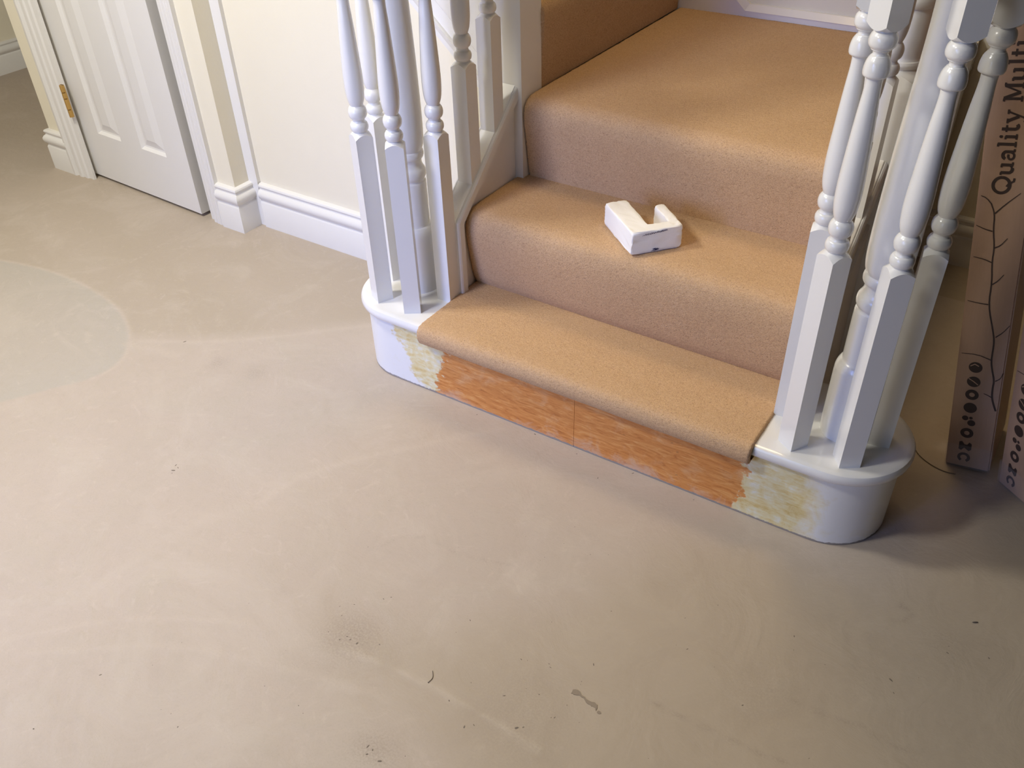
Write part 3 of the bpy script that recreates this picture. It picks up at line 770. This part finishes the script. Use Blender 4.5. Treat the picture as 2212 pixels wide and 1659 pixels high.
# ================================================================== packing foam on the second step
zf = 2 * H + .0095
P0 = Vector((-.735, .1815)); e1 = Vector((.64, .77)).normalized(); e2 = Vector((-.77, .64)).normalized()
foam_poly = [(0, 0), (.119, 0), (.124, .110), (.100, .1075), (.097, .028), (.049, .0285), (.052, .156), (0, .157)]
fw = [P0 + e1 * a + e2 * b for a, b in foam_poly]
foam = empty('packing_foam', (P0.x, P0.y, zf)); tag(foam, 'small white U-shaped block of packing foam lying on the second step', 'foam block')
bm = bmesh.new()
lo_ = [bm.verts.new((p_.x, p_.y, zf)) for p_ in fw]; hi_ = [bm.verts.new((p_.x, p_.y, zf + .0545)) for p_ in fw]
for i in range(8):
    bm.faces.new((lo_[i], lo_[(i + 1) % 8], hi_[(i + 1) % 8], hi_[i]))
for q4 in ((0, 5, 6, 7), (0, 1, 4, 5), (1, 2, 3, 4)):
    bm.faces.new([hi_[i] for i in q4]); bm.faces.new([lo_[i] for i in reversed(q4)])
bmesh.ops.recalc_face_normals(bm, faces=bm.faces)
es = [e for e in bm.edges if len(e.link_faces) == 2 and e.calc_face_angle(0) > .5]
bmesh.ops.bevel(bm, geom=es, offset=.002, segments=1, affect='EDGES')
bmesh.ops.triangulate(bm, faces=bm.faces, ngon_method='EAR_CLIP')
for _ in range(3):
    bmesh.ops.subdivide_edges(bm, edges=[e for e in bm.edges if e.calc_length() > .006], cuts=1)
    bmesh.ops.triangulate(bm, faces=bm.faces)
for v in bm.verts:
    s_ = .0007 + .0004 * math.sin(v.co.z * 900)
    v.co += Vector((math.sin(v.co.y * 410 + v.co.x * 130) * .0005, math.sin(v.co.x * 370 - v.co.y * 90) * .0005, math.sin(v.co.x * 160 + v.co.y * 210) * .0004))
    v.co += Vector((random.gauss(0, s_), random.gauss(0, s_), random.gauss(0, .0005)))
bmesh.ops.smooth_vert(bm, verts=bm.verts, factor=.35, use_axis_x=True, use_axis_y=True, use_axis_z=True)
obj('foam_body', bm, FOAM, foam, ang=60)
def ribbon_bm(lines, w, to3):
    """flat pen strokes: each line a list of 2-D points, mapped to the surface by to3"""
    bm = bmesh.new()
    for ln in lines:
        P = [Vector(p_) for p_ in ln]
        if len(P) < 2: continue
        L_, R2 = [], []
        for i, p_ in enumerate(P):
            d0 = (P[i] - P[i - 1]).normalized() if i else (P[1] - P[0]).normalized()
            d1 = (P[i + 1] - P[i]).normalized() if i < len(P) - 1 else d0
            d = (d0 + d1); d = d.normalized() if d.length > 1e-6 else d0
            nn = Vector((-d.y, d.x)) / max(.5, d.dot(d0))
            ww = w(i / (len(P) - 1)) if callable(w) else w
            L_.append(bm.verts.new(to3(p_ + nn * ww / 2))); R2.append(bm.verts.new(to3(p_ - nn * ww / 2)))
        for i in range(len(P) - 1): bm.faces.new((L_[i], R2[i], R2[i + 1], L_[i + 1]))
    return bm
# scribble near the top edge of the front face and a blue smear at its foot (face along e1)
nf = -e2
to_front = lambda q_: (P0.x + e1.x * q_[0] + nf.x * .0012, P0.y + e1.y * q_[0] + nf.y * .0012, zf + q_[1])
lines = []
for r_ in range(9):
    t0 = .026 + r_ * .0055 + random.uniform(-.003, .003)
    lines.append([(t0 + k * .0022, .0465 + .0022 * (1 if k % 2 else -1) * random.uniform(.3, 1) + r_ * .00045) for k in range(7)])
obj('pen_mark', ribbon_bm(lines, .0007, to_front), PEN, foam)
lines = [[(.050 + random.uniform(-.004, .008) + k * .002, .004 + random.uniform(0, .006)) for k in range(5)] for _ in range(7)] + [[(.02 + k * .008, .0015 + .0004 * math.sin(k)) for k in range(12)]]
obj('pen_mark', ribbon_bm(lines, .0009, to_front), PEN, foam)

# ================================================================== flooring cartons
UH = .033
def arcp(cx, cy, rx, ry, a0, a1, k=12): return [(cx + rx * math.cos(math.radians(a0 + (a1 - a0) * i / k)), cy + ry * math.sin(math.radians(a0 + (a1 - a0) * i / k))) for i in range(k + 1)]
def glyph(ch):
    """slab-serif letter as (strokes, width): strokes = (points, thickness), x along the line of text, y up, unit = cap height"""
    t, s = .185, .11
    st = []
    def serif(x, y, w=.17): st.append(([(x - w, y), (x + w, y)], s))
    if ch == 'Q':
        st.append((arcp(.58, .5, .50, .46, 0, 360, 28), t)); st.append(([(.50, .22), (.68, .12), (.86, -.14), (1.06, -.16)], .12)); return st, 1.22
    if ch == 'u':
        st.append(([(.17, .64), (.17, .26)] + arcp(.39, .22, .22, .19, 180, 290, 8), t)); st.append(([(.66, .66), (.66, .0)], t)); st.append(([(.02, .63), (.2, .63)], s)); st.append(([(.5, .63), (.68, .63)], s)); st.append(([(.66, .04), (.84, .04)], s)); st.append(([(.44, .03), (.6, .14)], .1)); return st, .9
    if ch == 'a':
        st.append((arcp(.36, .44, .23, .20, 165, 20, 8) + [(.58, .3), (.58, .04)], t)); st.append((arcp(.32, .19, .21, .16, 60, 360, 12), .13)); st.append(([(.58, .04), (.76, .04)], s)); return st, .82
    if ch == 'l':
        st.append(([(.22, 1.0), (.22, .0)], t)); st.append(([(.06, .97), (.24, .97)], s)); serif(.22, .04); return st, .46
    if ch == 'i':
        st.append(([(.22, .64), (.22, .0)], t)); st.append(([(.06, .62), (.24, .62)], s)); serif(.22, .04); st.append((arcp(.22, .86, .045, .045, 0, 360, 8), .1)); return st, .46
    if ch == 't':
        st.append(([(.22, .88), (.22, .22)] + arcp(.38, .2, .16, .17, 180, 320, 7), t)); st.append(([(.04, .62), (.46, .62)], s)); return st, .56
    if ch == 'y':
        st.append(([(.14, .64), (.42, .05)], t)); st.append(([(.70, .64), (.36, -.22), (.22, -.30), (.10, -.24)], .11)); serif(.15, .63, .14); serif(.70, .63, .13); return st, .86
    if ch == 'M':
        st.append(([(.18, .0), (.18, 1.0)], t * .85)); st.append(([(.2, .98), (.56, .14)], t)); st.append(([(.56, .14), (.92, .98)], .1)); st.append(([(.95, .0), (.95, 1.0)], t)); serif(.18, .04, .16); serif(.95, .04, .17); st.append(([(.02, .965), (.2, .965)], s)); st.append(([(.93, .965), (1.11, .965)], s)); return st, 1.18
    return [], .42

def print_text(txt, v0, ubase, cap, face):
    """text runs up the carton: letters advance along +v, their tops point to -u"""
    bm = bmesh.new(); x = 0; out = bmesh.new()
    layers = 0
    for ch in txt:
        st, w = glyph(ch)
        for k, (pts, t) in enumerate(st):
            off = .00045 + .00006 * k
            b = ribbon_bm([pts], t, lambda q_, off=off, x=x: face(ubase - q_[1] * cap, v0 + (x + q_[0]) * cap, off))
            tmp = bpy.data.meshes.new('t'); b.to_mesh(tmp); b.free(); out.from_mesh(tmp); bpy.data.meshes.remove(tmp)
        x += w
    bm.free(); return out
def disc_bm(polys, face, off=.0005):
    bm = bmesh.new()
    for k, P in enumerate(polys):
        vs = [bm.verts.new(face(u, v, off)) for u, v in P]
        try: bm.faces.new(vs)
        except ValueError: pass
    bmesh.ops.triangulate(bm, faces=bm.faces)
    return bm
BR_MAIN = [(.084, .164), (.078, .18), (.073, .197), (.072, .22), (.073, .239), (.066, .265), (.062, .287), (.063, .329), (.058, .355), (.043, .413), (.044, .463), (.039, .507), (.040, .538), (.034, .573), (.033, .607), (.024, .628)]
BR_SIDE = [[(.033, .607), (.048, .626), (.071, .65)], [(.026, .625), (.016, .637), (.006, .641)], [(.033, .571), (.02, .574), (.004, .581)], [(.040, .537), (.05, .543), (.060, .559)], [(.039, .506), (.024, .512), (.006, .515)], [(.045, .459), (.054, .468), (.063, .483)],
           [(.043, .414), (.024, .415), (.005, .418)], [(.064, .342), (.076, .355), (.086, .373)], [(.062, .287), (.036, .296), (.006, .294)], [(.075, .238), (.084, .246), (.087, .26)], [(.072, .197), (.064, .201), (.057, .203)]]
SYM_V = [.264, .228, .195, .161, .127, .094, .058, .027]
def carton(name, label, base, up, ex, ey, w, d, L, print_from=0.0, wrap_flap=True):
    """base = foot of the printed face's left edge; up/ex/ey = carton axes"""
    R3 = Matrix((ex, ey, up)).transposed()
    root = empty(name, base); root.rotation_euler = R3.to_euler(); tag(root, label, 'carton', 'shrink-wrapped flooring cartons')
    bm = box((0, 0, 0), (w, d, L)); obj('carton_body', bm, KRAFT, root, local=True, bev=.003)
    face = lambda u, v, off: (u, -off, v)
    sw = w / .0895
    obj('print_text', print_text('Quality Multi', .646, .0525 * sw, .0300, face), INK, root, local=True)
    obj('print_branch', ribbon_bm([smooth_line(BR_MAIN, 2)], lambda t: .0040 - .0020 * t, lambda q_: face(q_[0] * sw, q_[1], .0006)), INK, root, local=True)
    for s_ in BR_SIDE:
        obj('print_twig', ribbon_bm([smooth_line(s_, 1)], lambda t: .0024 - .0012 * t, lambda q_: face(q_[0] * sw, q_[1], .0007)), INK, root, local=True)
    circ = lambda r, u=.035, v=0, k=24, a0=0, a1=360: [(u * sw + r * math.cos(math.radians(a0 + (a1 - a0) * i / k)), v + r * math.sin(math.radians(a0 + (a1 - a0) * i / k))) for i in range(k + (0 if a1 - a0 >= 360 else 1))]
    for k, v in enumerate(SYM_V):
        r = .0130; u = .0355
        if k in (0, 1, 3): polys = [circ(r, u, v)]
        elif k in (2, 5):   # rings
            polys = []
            for i in range(24):
                a, b = 2 * PI * i / 24, 2 * PI * (i + 1) / 24; ri = r * .42
                polys.append([(u * sw + r * math.cos(a), v + r * math.sin(a)), (u * sw + r * math.cos(b), v + r * math.sin(b)), (u * sw + ri * math.cos(b), v + ri * math.sin(b)), (u * sw + ri * math.cos(a), v + ri * math.sin(a))])
        elif k == 4: polys = [circ(.0062, u - .007, v + .006), circ(.0078, u + .006, v - .005), circ(.0035, u + .004, v + .008)]
        elif k == 6: polys = [[(u * sw + a * r, v + b * r) for a, b in ((-.95, .75), (-.55, .95), (-.1, .35), (.3, .35), (.6, .9), (.98, .6), (.98, -.6), (.6, -.9), (.3, -.35), (-.1, -.35), (-.55, -.95), (-.95, -.75))]]
        else:              # crescent open towards the foot
            polys = []
            for i in range(18):
                a, b = math.radians(-60 + 300 * i / 18), math.radians(-60 + 300 * (i + 1) / 18); ri = r * .52
                polys.append([(u * sw + r * math.cos(a), v + r * math.sin(a)), (u * sw + r * math.cos(b), v + r * math.sin(b)), (u * sw + ri * math.cos(b), v + ri * math.sin(b)), (u * sw + ri * math.cos(a), v + ri * math.sin(a))])
        sy = obj('print_symbol', disc_bm(polys, face), INK, root, local=True)
        if k == 0: obj('symbol_cutout', ribbon_bm([[((u - .010) * sw, v + .002), ((u - .002) * sw, v + .008), ((u + .006) * sw, v + .004)]], .0022, lambda q_: face(q_[0], q_[1], .0009)), KRAFT, sy, local=True)
        if k == 1: obj('symbol_cutout', ribbon_bm([[((u - .010) * sw, v + .007), (u * sw, v + .001), ((u + .009) * sw, v - .006)]], .0022, lambda q_: face(q_[0], q_[1], .0009)), KRAFT, sy, local=True)
    # clear film pulled tight round the carton, gathered at the foot
    bm = bmesh.new(); g = .0016
    add_box(bm, (-g, -g, -.0), (w + g, d + g, .06)); bmesh.ops.delete(bm, geom=[f for f in bm.faces if abs(f.normal.z) > .9], context='FACES')
    obj('wrap_film', bm, WRAP, root, local=True)
    return root
tl = math.radians(9.6)
up1 = Vector((-math.sin(tl), 0, math.cos(tl))); ex1 = Vector((math.cos(tl), 0, math.sin(tl))); ey1 = Vector((0, 1, 0))
carton('flooring_carton', 'brown printed flooring carton leaning against the stairs, next to the right newel', (-.0175, .379, .0005), up1, ex1, ey1, .0895, .19, 1.85)
tl2 = math.radians(9.9)
up2 = Vector((-math.sin(tl2), 0, math.cos(tl2)))
ey2 = Vector((.70, .714, 0)); ey2 = (ey2 - up2 * ey2.dot(up2)).normalized(); ex2 = ey2.cross(up2).normalized()
base2 = Vector((.0935, .378, 0))
# lift so that its lowest corner touches the floor
low = min((ex2 * a + ey2 * b).z for a in (0, .0895) for b in (0, .19))
carton('flooring_carton', 'second printed flooring carton, turned at an angle at the right edge', base2 + Vector((0, 0, -low + .0005)), up2, ex2, ey2, .0895, .19, 1.85)

# ================================================================== small things on the floor
bm = bmesh.new()
SP_ = [(-1.504, -.567, 8), (-1.514, -.552, 5), (-1.503, -.555, 4), (-1.5, -.575, 3), (-.664, -.696, 3), (-.302, -.384, 3), (-.676, -.848, 5), (-.668, -.86, 6), (-.665, -.849, 4), (-.642, -.858, 6), (-1.19, -1.136, 5), (-.893, -.635, 3), (-.855, -.699, 5), (-.845, -.701, 4), (-.829, -.701, 7), (-.862, -.712, 4), (-.892, -.71, 3), (-.896, -.668, 3), (-.853, -.594, 3), (-.843, -.583, 4), (-1.183, -1.004, 4), (-1.895, -.201, 8), (-.442, -.637, 3), (-.501, -.547, 3), (-.495, -.552, 3), (-.432, -.505, 4), (-.483, -.61, 4), (-.534, -.645, 4), (-.482, -.686, 8), (-.473, -.678, 4), (-.559, -.732, 5), (-.547, -.72, 4), (-.611, -.705, 4), (-.437, -.634, 3), (-.549, -.566, 3), (-.173, -.439, 4), (.1, -.141, 4), (.099, -.125, 3), (.04, -.276, 4), (-.146, -.253, 4), (.029, -.252, 6), (.165, -.113, 5), (-.979, -.998, 4), (-.83, -.855, 3), (-.91, -.859, 3), (-.824, -.998, 3), (-.791, -.68, 3), (-.679, -.545, 3), (-.461, -.383, 3), (-1.02, -.035, 4), (-.86, -.022, 5), (-.74, -.03, 4), (-.60, -.02, 4), (-.45, -.025, 3), (-.66, -.075, 4)]
for k in range(70): SP_.append((rng.uniform(-1.2, .15), rng.uniform(-1.0, -.2), rng.uniform(1.2, 2.4)))
for x, y, s in SP_:
    r = s * .00042; k = 6; a0 = random.uniform(0, PI); el = random.uniform(1.0, 2.0)
    top = bm.verts.new((x, y, .0006)); ring = []
    for i in range(k):
        a = 2 * PI * i / k; rr = r * random.uniform(.6, 1.2)
        dx, dy = rr * el * math.cos(a), rr * .7 * math.sin(a)
        ring.append(bm.verts.new((x + dx * math.cos(a0) - dy * math.sin(a0), y + dx * math.sin(a0) + dy * math.cos(a0), .0001)))
    for i in range(k): bm.faces.new((ring[i], ring[(i + 1) % k], top))
tag(obj('floor_grit', bm, GRIT), 'dark specks of grit scattered over the bare screed floor', 'grit', kind='stuff')
# smear of dried glue
bm = bmesh.new(); ctr = [(-.437, -.573), (-.424, -.5725), (-.406, -.5745), (-.392, -.5775), (-.384, -.581)]
pts = []
ctr = smooth_line(ctr, 2)
for i, (x, y) in enumerate(ctr): pts.append((x + random.gauss(0, .0006), y + .0035 + .003 * math.sin(i * .5) + random.gauss(0, .0009)))
for i, (x, y) in reversed(list(enumerate(ctr))): pts.append((x + random.gauss(0, .0006), y - .003 - .0015 * math.sin(i * .7) + random.gauss(0, .0009)))
add_prism(bm, [(x, y, .0001) for x, y in pts], (0, 0, .0008))
add_prism(bm, [(-.377 + .0045 * math.cos(a) * random.uniform(.6, 1.2), -.5845 + .003 * math.sin(a), .0001) for a in [2 * PI * k / 8 for k in range(8)]], (0, 0, .0006))
tag(obj('glue_smear', bm, CLAY), 'small brown smear of dried glue on the screed, low centre', 'smear')
def hair(name, pts, r, label):
    tag(obj(name, tube([(x, y, .0012) for x, y in smooth_line(pts, 3)], r, 5), GRIT), label, 'thread')
hair('thread', [(-.091, .398), (-.073, .372), (-.043, .354), (-.012, .347), (.010, .352)], .0011, 'thin dark thread curving from the right step end to the carton')
hair('thread', [(-.672, -.673), (-.662, -.684), (-.664, -.696)], .0006, 'short bent dark thread on the screed at lower centre')
bm = bmesh.new(); bmesh.ops.create_uvsphere(bm, u_segments=12, v_segments=8, radius=1)
for v in bm.verts: v.co = Vector((.128 + v.co.x * .0052 * .9 + v.co.y * .001, -.045 + v.co.y * .0022 + v.co.x * .0025, .0016 + v.co.z * .0015))
tag(obj('wood_chip', bm, GRIT), 'tiny black oval chip on the floor right of the bottom step', 'chip')
